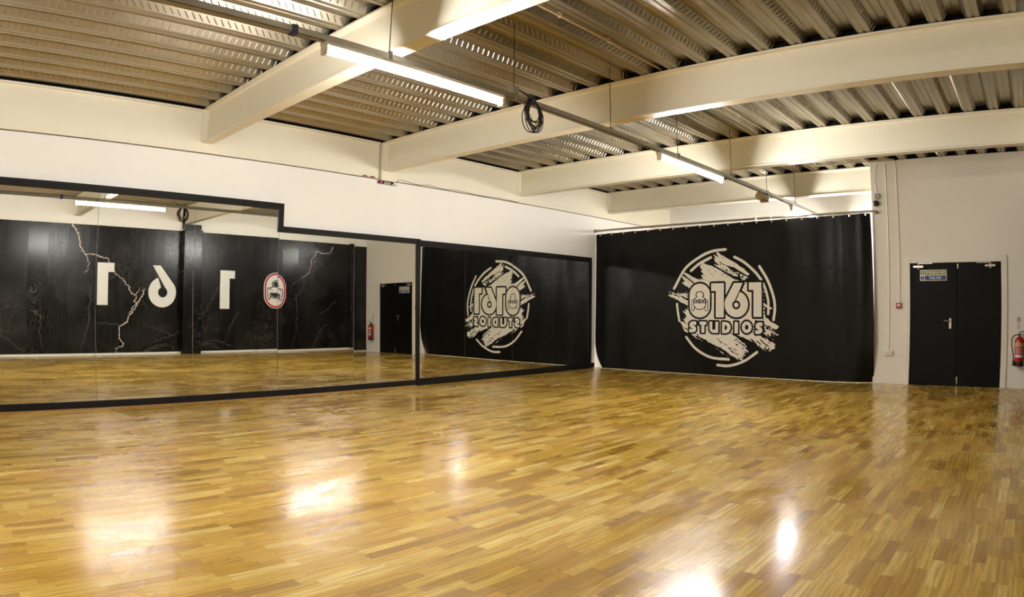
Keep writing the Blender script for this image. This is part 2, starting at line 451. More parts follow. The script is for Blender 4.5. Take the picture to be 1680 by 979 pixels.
# door wall with opening, its end face, and the store bay behind the curtain
DX0, DX1, DZ = -1.985, -.30, 2.115
b = BM()
box(b, -2.638, DX0, YB, YB + .18, 0, ZD - .004); box(b, DX1, XR, YB, YB + .18, 0, ZD - .004); box(b, DX0, DX1, YB, YB + .18, DZ, ZD - .004)
backw = struct('wall_back', b, WALL, 'cream wall with the black double door', 'wall')
b = BM(); box(b, XL - .2, XR + .2, YA, YA + .2, 0, 4.1); box(b, -2.638, -2.50, YB + .18, YA, 0, 4.0)
struct('wall_bay', b, BLOCK, 'white block wall of the bay behind the black curtain', 'wall')
b = BM(); box(b, DX0, DX1, YB + .16, YB + .19, 0, DZ); ob('door_backing', b, DARK, backw)

# ceiling: profiled steel deck running the length of the room
prof = []
NR = 26
for k in range(NR, -2, -1):
    xc = RIB0 - k * PITCH                  # centre of the raised trough
    a = xc - .0715; c_ = xc + .0715
    prof += [(xc - .1215, ZD, 0), (a, ZD + .075, 1), (xc - .012, ZD + .075, 0), (xc, ZD + .068, 0), (xc + .012, ZD + .075, 0), (c_, ZD + .075, 0), (xc + .1215, ZD, 1),
             (xc + .1215 + .045, ZD, 0), (xc + .1215 + .052, ZD + .008, 0), (xc + .1215 + .066, ZD + .008, 0), (xc + .1215 + .073, ZD, 0)]
b = BM(); prev = None
for (x, z, mi) in prof:
    cur = (b.verts.new((x, YF, z)), b.verts.new((x, YA, z)))
    if prev:
        f = b.faces.new((prev[0], prev[1], cur[1], cur[0])); f.material_index = mi
    prev = cur
# pressed dashes on the webs of the deck
rnd = random.Random(11)
for k in range(NR, -2, -1):
    xc = RIB0 - k * PITCH
    for sd in (-1, 1):
        if k < 1 and sd < 0: continue
        sl = rnd.choice((-.55, -.1, .1, .5)); ph = rnd.random() * .076
        y = max(YF, -1.5) + ph
        a0, a1 = .16, .84
        pt = lambda t, yy, lift: (xc + sd * (.0715 + .05 * t - .83 * lift), yy, ZD + .075 * (1 - t) - .55 * lift)
        while y < YA - .1:
            ya, yb = y + sl * .05, y - sl * .05
            A = [b.verts.new(pt(a0, ya - .0085, -.0005)), b.verts.new(pt(a0, ya, .0075)), b.verts.new(pt(a0, ya + .0085, -.0005))]
            B = [b.verts.new(pt(a1, yb - .0085, -.0005)), b.verts.new(pt(a1, yb, .0075)), b.verts.new(pt(a1, yb + .0085, -.0005))]
            for q in (0, 1):
                f = b.faces.new((A[q], A[q + 1], B[q + 1], B[q])); f.material_index = 1
            for tri in (A, B):
                f = b.faces.new(tri); f.material_index = 1
            y += .076
ceil = struct('ceiling', b, [DECK, DECKW], 'ribbed galvanised steel roof deck over the whole studio', 'ceiling')
b = BM(); box(b, XL - .2, XR + .2, YF, YA, ZD + .15, ZD + .2); ob('roof_slab', b, DARK, ceil)

# steel beams
BEAMS = [(3.289, 'first steel beam, nearest the camera, crossing above the lit tube'),
         (6.378, 'second steel beam, crossing just beyond the hanging cable coil'),
         (9.611, 'third steel beam, crossing above the middle lit tube'),
         (12.662, 'fourth steel beam, above and behind the black curtain')]
BW = .165
for i, (y0, lab) in enumerate(BEAMS):
    xe = XR if i < 3 else -2.64
    b = BM(); yc = y0 + BW / 2; x0 = XL + .012
    sec = [(y0, ZBB), (y0 + BW, ZBB), (y0 + BW, ZBB + .018), (yc + .03, ZBB + .022), (yc + .012, ZBB + .045), (yc + .012, ZBT - .045), (yc + .03, ZBT - .022), (y0 + BW, ZBT - .018),
           (y0 + BW, ZBT), (y0, ZBT), (y0, ZBT - .018), (yc - .03, ZBT - .022), (yc - .012, ZBT - .045), (yc - .012, ZBB + .045), (yc - .03, ZBB + .022), (y0, ZBB + .018)]
    A = [b.verts.new((x0, y, z)) for y, z in sec]; B = [b.verts.new((xe, y, z)) for y, z in sec]
    for k in range(len(sec)): b.faces.new((A[k], A[(k + 1) % len(sec)], B[(k + 1) % len(sec)], B[k]))
    b.faces.new(A[::-1]); b.faces.new(B)
    o = ob('steel_beam', b, BEAM); tag(o, 'cream painted ' + lab, 'beam', 'roof beams', 'structure')
    b = BM(); box(b, XL + .012, XL + .032, y0 - .02, y0 + BW + .02, ZBB + .01, ZBT - .03, .003)
    for z in (3.53, 3.63, 3.73, 3.83):
        for y in (y0 + .012, y0 + BW - .012): lathe(b, [(.013, XL + .03), (.013, XL + .046)], (0, y, z), 6, 'X')
    ob('end_plate', b, BEAM, o)
    # foam closers in the rib ends above the beam
    b = BM()
    for k in range(NR + 1):
        xc = RIB0 - k * PITCH
        if xc - .13 < XL or xc > xe: continue
        P = [(xc - .119, ZBT + .003), (xc + .119, ZBT + .003), (xc + .0695, ZD + .0735), (xc - .0695, ZD + .0735)]
        prism(b, P, lambda a, c, d: (a, d, c), yc - .045, yc - .005)
    ob('rib_closer', b, DARK, o)
b = BM()
for k in range(0, 8):
    xc = RIB0 - k * PITCH
    prism(b, [(xc - .119, ZD + .002), (xc + .119, ZD + .002), (xc + .0695, ZD + .0735), (xc - .0695, ZD + .0735)], lambda a, c, d: (a, d, c), YB + .03, YB + .06)
ob('rib_closer', b, DARK, ceil)

# ================================================================== DOOR
door = empty('door_1', (-1.14, YB, 0), 'black double fire door in a cream frame in the back wall', 'door'); door['kind'] = 'structure'
b = BM()
box(b, DX0 - .06, DX0 + .02, YB - .022, YB + .10, 0, DZ + .085, .004); box(b, DX1 - .02, DX1 + .085, YB - .022, YB + .10, 0, DZ + .085, .004)
box(b, DX0 + .02, DX1 - .02, YB - .022, YB + .10, DZ - .02, DZ + .085, .004)
ob('door_frame', b, TRIMW, door)
MID = -1.115
def leaf(x0, x1):
    b = BM(); box(b, x0, x1, YB + .022, YB + .066, .006, DZ - .024, .003); return ob('door_leaf', b, DOORB, door)
l1 = leaf(DX0 + .024, MID - .002); l2 = leaf(MID + .002, DX1 - .024)
def closer(parent, x0, x1, xa, s):
    b = BM(); yf = YB + .022
    box(b, x0, x1, yf - .055, yf, 2.01, 2.055, .008)
    xm = (x0 + x1) / 2
    lathe(b, [(.016, 1.985), (.016, 2.075)], (xm, yf - .03, 0), 12)
    c = ob('door_closer', b, STEEL, parent)
    b = BM(); box(b, min(xm, xa), max(xm, xa), yf - .05, yf - .03, 2.076, 2.092, .002); ob('closer_arm', b, STEEL, c)
closer(l1, -1.905, -1.715, -1.55, 1); closer(l2, -.605, -.415, -.755, -1)
b = BM(); yf = YB + .022
box(b, -1.262, -1.218, yf - .009, yf, .975, 1.150, .003); lathe(b, [(.009, yf - .016), (.009, yf - .008)], (-1.24, 0, 1.02), 12, 'Y')
h = ob('handle_plate', b, STEEL, l1)
b = BM(); tube(b, [(-1.24, yf - .005, 1.10), (-1.24, yf - .05, 1.10), (-1.255, yf - .056, 1.102), (-1.35, yf - .056, 1.112)], .0095, 10); ob('lever', b, STEEL, h, True)
for z0, z1 in ((1.99, 2.075), (.03, .16)):
    b = BM(); box(b, -1.108, -1.090, yf - .006, yf, z0, z1, .002); box(b, -1.112, -1.086, yf - .016, yf - .004, z1 - .03, z1 - .01, .002); ob('flush_bolt', b, STEEL, l2)

# exit sign on the left leaf
sx0, sx1, sz0, sz1 = -1.787, -1.302, 1.79, 1.978
sign = empty('exit_sign', ((sx0 + sx1) / 2, YB + .02, sz0), 'green and blue Emergency exit, Keep clear sign on the left door leaf', 'sign')
b = BM(); box(b, sx0, sx1, YB + .018, YB + .0215, sz0, sz1); ob('sign_board', b, LABW, sign)
zm = (sz0 + sz1) / 2
b = BM(); box(b, sx0 + .09, sx1 - .012, YB + .0165, YB + .0178, zm + .008, sz1 - .012); ob('green_panel', b, GREENS, sign)
b = BM(); box(b, sx0 + .09, sx1 - .012, YB + .0165, YB + .0178, sz0 + .012, zm - .006); ob('blue_panel', b, BLUES, sign)
b = BM(); box(b, sx0 + .014, sx0 + .078, YB + .0165, YB + .0178, zm + .012, sz1 - .016)
p_ = ob('running_person_symbol', b, GREENS, sign)
b = BM(); yy = YB + .0160
prism(b, [(sx0 + .050, zm + .072), (sx0 + .058, zm + .072), (sx0 + .058, zm + .064), (sx0 + .050, zm + .064)], lambda a, c, d: (a, d, c), yy, yy + .0006)
prism(b, [(sx0 + .030, zm + .060), (sx0 + .052, zm + .062), (sx0 + .062, zm + .050), (sx0 + .058, zm + .047), (sx0 + .050, zm + .054), (sx0 + .048, zm + .042), (sx0 + .056, zm + .022), (sx0 + .050, zm + .020), (sx0 + .041, zm + .038), (sx0 + .028, zm + .030), (sx0 + .026, zm + .035), (sx0 + .038, zm + .046), (sx0 + .040, zm + .055), (sx0 + .030, zm + .054)], lambda a, c, d: (a, d, c), yy, yy + .0006)
ob('white_figure', b, LABW, p_)
b = BM(); lathe(b, [(.034, YB + .0165), (.034, YB + .0178)], (sx0 + .046, 0, sz0 + .048), 24, 'Y'); c_ = ob('mandatory_disc', b, BLUES, sign)
b = BM(); box(b, sx0 + .042, sx0 + .050, yy, yy + .0006, sz0 + .038, sz0 + .070); box(b, sx0 + .042, sx0 + .050, yy, yy + .0006, sz0 + .024, sz0 + .032); ob('exclamation_mark', b, LABW, c_)
xc_ = (sx0 + .09 + sx1 - .012) / 2
text_mesh('Emergency exit', .075, lambda a, c: (xc_ + a, YB + .0158, (zm + .008 + sz1 - .012) / 2 + c), 'lettering', LABW, sign, .35, .0012)
text_mesh('Keep clear', .072, lambda a, c: (xc_ + a, YB + .0158, (sz0 + .012 + zm - .006) / 2 + c), 'lettering', LABW, sign, .225, .0012)

# ================================================================== FIRE EXTINGUISHERS
def extinguisher(x, first):
    y = YB - .095
    root = empty('fire_extinguisher', (x, YB, .37), 'red foam fire extinguisher with yellow band and black hose beside the door' if first else
                 'second red extinguisher, cut by the frame edge beside the corner', 'fire extinguisher')
    b = BM(); lathe(b, [(.078, .375), (.084, .385), (.084, .45)], (x, y, 0), 32); ob('base_skirt', b, BLKPL, root, True)
    b = BM(); lathe(b, [(.080, .44), (.082, .445), (.082, .775), (.074, .81), (.050, .845), (.024, .86), (.022, .875)], (x, y, 0), 32); cyl = ob('cylinder', b, RED, root, True)
    def strip(name, z0, z1, a0, a1, mat, r=.0830):
        b = BM(); A = []
        for k in range(13):
            a = a0 + (a1 - a0) * k / 12
            A.append((b.verts.new((x + r * math.sin(a), y - r * math.cos(a), z0)), b.verts.new((x + r * math.sin(a), y - r * math.cos(a), z1))))
        for p, q in zip(A, A[1:]): b.faces.new((p[0], q[0], q[1], p[1]))
        return ob(name, b, mat, cyl, True)
    if first:
        strip('yellow_band', .70, .755, -1.05, 1.05, YEL)
        text_mesh('FOAM', .05, lambda a, c: (x + .0838 * math.sin(a / .0838), y - .0838 * math.cos(a / .0838), .728 + c), 'lettering', BLACKS, cyl, .10)
    strip('white_label', .52, .56, -1., 1., LABW); strip('instruction_label', .57, .69, -1., 1., simple('label_pink' + str(first), (.45, .16, .15), .5))
    b = BM(); lathe(b, [(.018, .868), (.020, .895), (.012, .905)], (x, y, 0), 14); box(b, x - .03, x + .10, y - .010, y + .010, .888, .898, .002)
    va = ob('valve', b, BLKPL, root)
    b = BM(); tube(b, [(x - .02, y, .915), (x + .03, y, .935), (x + .10, y, .945), (x + .115, y, .94)], .007, 8); ob('carry_handle', b, BLKPL, va)
    b = BM(); P = spline([(x - .018, .885), (x - .075, .88), (x - .128, .83), (x - .135, .74), (x - .115, .62), (x - .098, .53), (x - .098, .47)], 6)
    tube(b, [(a, y - .02, c) for a, c in P], .010, 10); hs = ob('hose', b, BLKPL, root, True)
    b = BM(); lathe(b, [(.012, .475), (.016, .46), (.020, .385), (.018, .38)], (x - .099, y - .02, 0), 14); ob('nozzle', b, BLKPL, hs)
    b = BM(); box(b, x - .03, x + .03, YB - .015, YB, .62, .86, .003); box(b, x - .03, x + .03, y + .07, YB, .80, .815); ob('wall_bracket', b, STEEL, root)
    return root
extinguisher(.005, True); 
def ext_sign(x0, x1, z0, z1, lab):
    r = empty('extinguisher_sign', ((x0 + x1) / 2, YB, z0), lab, 'sign')
    b = BM(); box(b, x0, x1, YB - .004, YB, z0, z1); ob('sign_board', b, LABW, r)
    zt = z0 + (z1 - z0) * .64
    b = BM(); box(b, x0 + .003, x1 - .003, YB - .0052, YB - .0041, zt, z1 - .003); ob('red_panel', b, RED, r)
    b = BM()
    for k in range(2):
        for j in range(2):
            box(b, x0 + .01 + k * .024, x0 + .026 + k * .024, YB - .0062, YB - .0053, zt + .01 + j * .03, zt + .03 + j * .03)
    ob('white_symbols', b, LABW, r)
    b = BM()
    for k, w in enumerate((.04, .046, .03)): box(b, x0 + .007, x0 + .007 + w, YB - .0052, YB - .0041, z0 + .015 + k * .034, z0 + .027 + k * .034)
    ob('text_lines', b, GREYPL, r)
ext_sign(-.042, .018, .972, 1.172, 'narrow red and white notice above the red extinguisher')

# ================================================================== small wall fittings on the door wall
b = BM(); tube(b, [(-2.352, YB - .012, 3.86), (-2.352, YB - .012, .57)], .011, 8)
for z in (3.4, 2.4, 1.4): box(b, -2.372, -2.332, YB - .006, YB, z - .008, z + .008)
o = ob('conduit', b, TRIMW, None, True); tag(o, 'cream conduit dropping down the wall to the double socket', 'conduit')
b = BM(); tube(b, [(-2.155, YB - .012, 3.90), (-2.155, YB - .012, 1.40)], .011, 8)
for z in (3.0, 2.45, 1.9): box(b, -2.20, -2.135, YB - .006, YB, z - .008, z + .008)
o = ob('conduit', b, TRIMW, None, True); tag(o, 'cream conduit dropping down the wall to the red call point', 'conduit')
b = BM(); box(b, -2.43, -2.272, YB - .038, YB, .49, .578, .006); o = ob('wall_socket', b, WHITEPL); tag(o, 'white double wall socket at the foot of the conduit', 'socket')
for cx in (-2.39, -2.312):
    b = BM(); box(b, cx - .005, cx + .005, YB - .041, YB - .0378, .545, .563); ob('rocker_switch', b, WHITEPL, o)
    for dx in (-.016, .016):
        b = BM(); box(b, cx + dx - .004, cx + dx + .004, YB - .0392, YB - .0378, .515, .528); ob('pin_slot', b, GREYPL, o)
b = BM(); box(b, -2.222, -2.124, YB - .05, YB, 1.318, 1.410, .006); o = ob('fire_call_point', b, RED); tag(o, 'small red fire alarm call point left of the door', 'call point')
b = BM(); box(b, -2.205, -2.14, YB - .0512, YB - .0498, 1.352, 1.390); ob('white_label', b, LABW, o)
# junction box, its wavy cable, and round black camera at the curtain corner
b = BM(); box(b, -2.575, -2.475, YB - .05, YB, 3.25, 3.345, .006); o = ob('junction_box', b, GREYPL); tag(o, 'grey junction box high beside the curtain, above the round black camera', 'junction box')
b = BM(); P = spline([(-2.525, 3.34), (-2.525, 3.45), (-2.545, 3.6), (-2.525, 3.75), (-2.49, 3.90)], 8)
tube(b, [(a, YB - .012, c) for a, c in P], .0055, 8); ob('cable', b, GREYPL, o, True)
cam_r = empty('security_camera', (-2.54, YB, 3.11), 'round black dome camera where the curtain rail meets the wall', 'camera')
b = BM(); lathe(b, [(.045, YB), (.045, YB - .03), (.03, YB - .035)], (-2.545, 0, 3.165), 20, 'Y'); tube(b, [(-2.525, YB - .01, 3.20), (-2.52, YB - .012, 3.25)], .007, 8); ob('camera_base', b, BLKPL, cam_r, True)
b = BM(); lathe(b, [(.02, YB - .03), (.050, YB - .04), (.056, YB - .075), (.05, YB - .10), (.03, YB - .115), (.008, YB - .12)], (-2.55, 0, 3.165), 24, 'Y'); ob('camera_head', b, BLKPL, cam_r, True)
# conduit under the deck
b = BM()
P = [(-3.64, YF + .05, 3.968), (-3.64, 11.9, 3.968), (-3.64, 12.05, 3.95), (-3.63, 12.12, 3.925), (-3.58, 12.16, 3.915), (-2.20, 12.16, 3.915), (-2.165, 12.20, 3.915), (-2.155, 12.30, 3.910)]
tube(b, P, .012, 10)
for y in (1.2, 2.4, 4.6, 5.4, 7.6, 8.6, 10.6): box(b, -3.66, -3.62, y - .015, y + .015, 3.952, 4.008)
o = ob('conduit', b, TAN, None, True); tag(o, 'tan conduit clipped in a rib of the ceiling deck', 'conduit')

# hole at the column foot with scraps, loose wire along the seam
b = BM(); box(b, XL - .1, XL + .002, 6.30, 6.62, 3.245, 3.30); o = ob('recess_shade_panel', b, DARK, left)  # dark panel painted in for the shade inside the hole
rc = empty('wall_cutout', (XL, 6.46, 3.24), 'dark cut-out with pink scrap and metal bits at the column foot above the mirrors', 'cut-out')
b = BM(); box(b, XL - .01, XL + .012, 6.285, 6.66, 3.238, 3.247); box(b, XL - .01, XL + .01, 6.285, 6.30, 3.24, 3.31); ob('metal_angle', b, GALV, rc)
b = BM(); lathe(b, [(.004, -.03), (.022, -.02), (.025, .01), (.008, .025)], (XL + .008, 6.36, 3.274), 9); ob('pink_scrap', b, PINK, rc, True)
b = BM(); box(b, XL - .005, XL + .016, 6.42, 6.55, 3.250, 3.285, .004); box(b, XL - .005, XL + .014, 6.58, 6.63, 3.25, 3.272, .003); ob('grey_scrap', b, GREYPL, rc)
for k, (y0, y1) in enumerate(((5.97, 6.09), (6.11, 6.24))):
    b = BM(); P = [(y0, 3.322), (y0 + .03, 3.336), (y0 + .07, 3.345), (y1 - .03, 3.338), (y1, 3.322)]
    prism(b, P, lambda a, c, d: (d, a, c), XL - .005, XL + .024)
    o = ob('red_tape_scrap', b, REDD); tag(o, ('left' if k == 0 else 'right') + ' of two dark red scraps lying on the wall seam', 'scrap', 'red scraps on the seam')
b = BM(); P = spline([(6.66, 3.24), (6.665, 3.285), (6.70, 3.345), (6.78, 3.352), (7.1, 3.325), (7.35, 3.345), (7.7, 3.325), (8.0, 3.34), (8.6, 3.32), (9.1, 3.335), (9.6, 3.318)], 6)
tube(b, [(XL + .018, a, c) for a, c in P], .004, 6); o = ob('loose_wire', b, BLKPL, None, True); tag(o, 'thin dark loose wire trailing along the seam above the mirrors', 'wire')

# ================================================================== MIRRORS
PANES = [(.60, 1.915, 2.655), (1.921, 3.249, 2.655), (3.255, 4.535, 2.655), (4.541, 5.852, 2.345), (5.858, 7.10, 2.345),
         (7.156, 8.194, 2.31), (8.200, 9.426, 2.31), (9.432, 10.646, 2.31), (10.652, 11.86, 2.31)]
WHICH = ['mirror pane at the far left, under the highest frame', 'mirror pane showing the left reversed 1 and the 6', 'mirror pane under the step of the black frame',
         'mirror pane just right of the frame step, reflecting half the red oval', 'mirror pane reflecting the black door and extinguisher',
         'mirror pane right of the thick black upright', 'mirror pane reflecting the left part of the round logo', 'mirror pane reflecting the right part of the round logo', 'mirror pane at the far right, next to the curtain']
SET = {3: (.0032, .0015), 4: (-.0045, .0055)}      # two panes are not hung quite flat
for i, (y0, y1, zt) in enumerate(PANES):
    b = BM(); fs = box(b, XM - .006, XM, y0, y1, .085 if i < 5 else .10, zt)
    ya, ti = SET.get(i, (0., 0.))
    for v in b.verts: v.co.x -= (v.co.y - (y0 + y1) / 2) * ya + (v.co.z - zt / 2) * ti
    o = ob('wall_mirror', b, [MIRROR]); tag(o, 'tall ' + WHICH[i], 'mirror', 'wall mirrors')
b = BM(); box(b, XL, XM - .016, .55, 7.14, .08, 2.36); box(b, XL, XM - .016, .55, 4.55, 2.36, 2.66); box(b, XL, XM - .016, 7.14, 11.9, .08, 2.33)
ob('mirror_backing', b, LABW, left)
FX0, FX1 = XL, -8.603
def frame(name, rects, loc, lab):
    r = empty(name, loc, lab, 'mirror frame')
    for nm, y0, y1, z0, z1, xf in rects:
        b = BM(); box(b, FX0, xf, y0, y1, z0, z1, .003); ob(nm, b, FRAME, r)
frame('mirror_border', [('bottom_rail', .45, 7.085, 0.003, .10, FX1), ('top_rail', .45, 4.60, 2.645, 2.735, FX1), ('step_upright', 4.515, 4.60, 2.40, 2.645, FX1),
                       ('top_rail', 4.515, 7.085, 2.325, 2.41, FX1), ('upright', 7.088, 7.150, .003, 2.41, FX1 + .008), ('upright', .45, .60, .10, 2.645, FX1)],
      (XL, 3.8, 0), 'stepped black frame around the five left mirror panes')
frame('mirror_border', [('bottom_rail', 7.153, 12.07, .015, .115, FX1 - .005), ('top_rail', 7.153, 11.955, 2.29, 2.395, FX1 - .008), ('upright', 11.86, 11.955, .115, 2.29, FX1 - .008)],
      (XL, 9.6, 0), 'plain black frame around the four right mirror panes')
b = BM(); box(b, FX1 + .003, FX1 + .018, .5, 7.08, .001, .016, .003); o = ob('floor_bead', b, simple('oak_bead', (.36, .19, .06), .4)); tag(o, 'thin oak bead on the floor under the left mirror frame', 'bead')

# ================================================================== NUMBERS ON THE PAPERED WALL
def number(name, poly, lab):
    b = BM(); prism(b, poly, lambda a, c, d: (d, a, c), XR - .030, XR - .0062); o = ob(name, b, LETTER); tag(o, lab, 'number sign', 'wall numbers opposite the mirrors'); return o
number('wall_number', [(3.97, 2.325), (4.425, 2.325), (4.425, 2.095), (4.262, 2.095), (4.262, 1.262), (3.97, 1.262)], 'white 1, reflected left of the 6, on the black marble paper')
number('wall_number', [(7.475, 2.25), (7.922, 2.25), (7.922, 2.035), (7.762, 2.035), (7.762, 1.197), (7.475, 1.197)], 'white 1, reflected beside the red oval, on the black marble paper')
C6, RR, RH = (5.775, 1.612), .392, .135
pts6 = [(5.494, 2.308), (5.712, 2.308)]
for k in range(45):                       # outer bowl, from the stem's tangent round the foot to the notch
    a = math.radians(30) - math.radians(282) * k / 44
    pts6.append((C6[0] + RR * math.cos(a), C6[1] + RR * math.sin(a)))
for k in range(33):                       # down the notch and round the counter
    a = math.radians(112) + math.radians(302) * k / 32
    pts6.append((C6[0] + .012 + RH * math.cos(a), C6[1] + RH * math.sin(a)))
number('wall_number', pts6, 'white 6 on the black marble paper, reflected beside the column')
emb = empty('wall_number', (XR, 9.25, 1.22), 'white oval 0 with red ring and hatted face on the marble paper', 'number sign', 'wall numbers opposite the mirrors')
ys = np.arange(8.83, 9.67, .005); zs = np.arange(1.20, 2.27, .005)
A_, Z_ = np.meshgrid((ys[:-1] + ys[1:]) / 2, (zs[:-1] + zs[1:]) / 2)
st = d_box(A_, Z_, 8.855, 9.645, 1.22, 2.25, .395)
b = BM(); P = []
for k in range(48):
    a = 2 * PI * k / 48; P.append((9.25 + .395 * math.cos(a), 1.735 + (.12 if math.sin(a) >= 0 else -.12) + .395 * math.sin(a)))
prism(b, P, lambda a, c, d: (d, a, c), XR - .026, XR - .0062); ob('oval_plate', b, LETTER, emb)
raster_mesh('red_ring', (st < -.018) & (st > -.070), ys, zs, lambda a, c: (XR - .0275, a, c), REDS, emb)
cx_ = lambda x: 9.25 + (x - 348) * .00183
cz_ = lambda y: 1.735 - (y - 507) * .00162
def el(x, y, rx, ry): return d_ell(A_, Z_, (cx_(x), cz_(y)), rx * .00183, ry * .00162)
bun = el(350, 395, 80, 68); head = el(348, 535, 140, 116)
flL = d_line(A_, Z_, [(cx_(216), cz_(485)), (cx_(212), cz_(560)), (cx_(228), cz_(645))], .046); flR = d_line(A_, Z_, [(cx_(480), cz_(485)), (cx_(484), cz_(560)), (cx_(468), cz_(645))], .046)
sil = np.minimum(np.minimum(bun, head), np.minimum(flL, flR))
ink = np.abs(sil + .010) < .0135
ink |= el(350, 392, 56, 42) < 0
ink |= (el(348, 545, 118, 120) < 0) & (Z_ > cz_(452)) & (Z_ < cz_(412))
ink |= (el(348, 535, 116, 94) < 0) & (Z_ < cz_(547))
ink |= (np.abs(d_line(A_, Z_, [(cx_(265), cz_(490)), (cx_(275), cz_(515))], .004)) < .006)
raster_mesh('face_emblem', ink, ys, zs, lambda a, c: (XR - .0275, a, c), BLACKS, emb)

# ================================================================== CURTAIN WITH LOGO
CY = 12.175
def ctop(x): return 2.926 + (x + 8.66) * .0112
def fold(x, z):
    """gentle hanging folds of the vinyl: returns y offset"""
    t = (x + 8.66) / 6.04
    up = min(1., max(0., (z - .2) / 2.6))
    a = .008 + .022 * max(0., t - .62) / .38 * (.35 + .65 * up) + .014 * max(0., .30 - t) / .30 * up
    n = noise.noise(Vector((x * 1.9, .3, z * .22))) + .5 * noise.noise(Vector((x * 4.1, 2.3, z * .35)))
    d = a * (math.sin(x * 9.2 + .6 * math.sin(x * 2.3)) * .6 + n * 1.3)
    d += .012 * noise.noise(Vector((x * .8, 7.1, z * .9)))
    return d
def cpos(x, z, eps=0.):
    y = CY + fold(x, z) - eps
    lo = max(0., .55 - z)
    if x > -3.25 and z < .9:                 # lower right corner swings back into the bay
        y += .20 * (max(0., .9 - z) / .9) ** 2 * max(0., (x + 3.25) / .66) ** 2
        x *= y / CY
    return (x, y, z)
cur = empty('curtain', (-5.65, CY, 0.), 'wide black vinyl curtain printed with a round white 0161 STUDIOS logo', 'curtain')
b = BM(); NX, NZ = 190, 90; G = []
for j in range(NZ + 1):
    row = []
    v = j / NZ
    for i in range(NX + 1):
        x0_ = -8.672; x1_ = -2.650 + .068 * (1 - v)
        u = i / NX; x = x0_ + (x1_ - x0_) * u
        zt = ctop(x) - .006 * abs(math.sin((x + 8.6) * PI / .306)); z = .006 + (zt - .006) * v
        if x < -8.2 and z < .7: x += .20 * ((.7 - z) / .7) ** 2.6 * ((-8.2 - x) / .468)   # lower left corner curls in
        row.append(b.verts.new(cpos(x, z)))
    G.append(row)
for j in range(NZ):
    for i in range(NX): b.faces.new((G[j][i], G[j][i + 1], G[j + 1][i + 1], G[j + 1][i]))
ob('cloth', b, VINYL, cur, True)

LC = (-5.574, 1.334)
LS = .9866
us = np.arange(-1.30, 1.20, .0058); vs = np.arange(-1.20, 1.17, .0058)
U, V = np.meshgrid((us[:-1] + us[1:]) / 2, (vs[:-1] + vs[1:]) / 2)
W = np.zeros(U.shape, bool)
# broken rings
for P, w in (([(-1.144, .381), (-.883, .777), (-.521, 1.017), (-.255, 1.112), (.026, 1.134)], .027), ([(-.747, .734), (-.552, .874), (-.3, .988)], .027),
             ([(.218, .978), (.427, .869), (.648, .686), (.784, .528)], .026), ([(.75, .779), (.92, .505), (1.041, .182), (1.063, -.04), (1.038, -.238)], .026),
             ([(.83, .445), (.892, .282), (.933, .083), (.929, -.127)], .024), ([(.839, .046), (.988, -.023)], .018),
             ([(-1.075, .059), (-1.055, -.101), (-1.017, -.28)], .024), ([(-.851, -.61), (-.631, -.836), (-.303, -.994), (.108, -1.022)], .025),
             ([(-.131, -1.143), (.133, -1.144), (.441, -1.041), (.708, -.862)], .025)):
    W |= d_line(U, V, spline(P) if len(P) > 2 else P, w) < 0
# dry-brush strokes running down to the right
ca, sa = math.cos(math.radians(-29)), math.sin(math.radians(-29))
S, T = U * ca + V * sa, -U * sa + V * ca
frag = vnoise(S, T, 2.6, 30., 1) * .55 + vnoise(S, T, 12., 46., 2) * .3 + vnoise(S, T, 40., 60., 3) * .15
def brush(P, amp, holes):
    global W
    d = d_poly(U, V, P); m = d + (frag - .5) * amp < 0
    sp = vnoise(S, T, 16., 42., 5) * .5 + vnoise(S, T, 45., 60., 6) * .5
    m &= ~((sp > holes) & (d > -.30)); W |= m
brush([(-.493, .845), (-.17, .80), (-.084, .73), (.172, .557), (.508, .462), (.784, .458), (.84, -.19), (.95, -.27), (.84, -.32), (.676, -.26), (.70, -.517), (1.05, -.70), (1.02, -.78), (.682, -.667),
       (.291, -.525), (.16, -.535), (.50, -.70), (.42, -.79), (.49, -.87), (.41, -1.0), (.129, -.92), (-.367, -.683), (-.725, -.548), (-.80, -.418), (-.87, -.26), (-.83, -.153), (-.88, -.074), (-.821, .006), (-.80, .218),
       (-.70, .42), (-.66, .50), (-.52, .60), (-.50, .66)], .22, .78)
for P, a, hl in (([(-.160, 1.09), (.174, .915), (.545, .64), (.50, .60), (.286, .72), (-.04, .91), (-.175, 1.045)], .05, .86), ([(-.245, 1.05), (-.13, .985), (.06, .87), (.20, .77), (.02, .83), (-.17, .94)], .05, .86),
                 ([(-.26, .95), (-.2, .955), (.172, .72), (.509, .58), (.42, .50), (.172, .63), (-.113, .80)], .10, .56),
                 ([(-.95, .70), (-.853, .69), (-.55, .52), (-.60, .46), (-.74, .54)], .05, .9), ([(-.985, .64), (-.92, .63), (-.66, .46), (-.70, .40), (-.86, .50)], .05, .9), ([(-.955, .495), (-.883, .51), (-.717, .42), (-.762, .36)], .04, .9),
                 ([(-1.27, .25), (-1.20, .255), (-1.0, .20), (-.80, .12), (-.80, .02), (-.98, .10)], .06, .80), ([(-1.27, .31), (-1.0, .29), (-.80, .30), (-.80, .14), (-1.0, .22)], .10, .53),
                 ([(.83, -.21), (1.145, -.36), (1.10, -.41), (.86, -.31)], .06, .84), ([(.80, -.30), (1.0, -.36), (1.15, -.52), (1.0, -.62), (.85, -.50)], .10, .50), ([(.62, -.62), (.8, -.66), (1.05, -.78), (.98, -.85), (.75, -.76)], .08, .56),
                 ([(-1.0, -.30), (-.93, -.31), (-.76, -.40), (-.78, -.46), (-.93, -.40)], .05, .88), ([(-.93, -.42), (-.76, -.50), (-.77, -.55), (-.9, -.49)], .04, .88)):
    brush(P, a, hl)
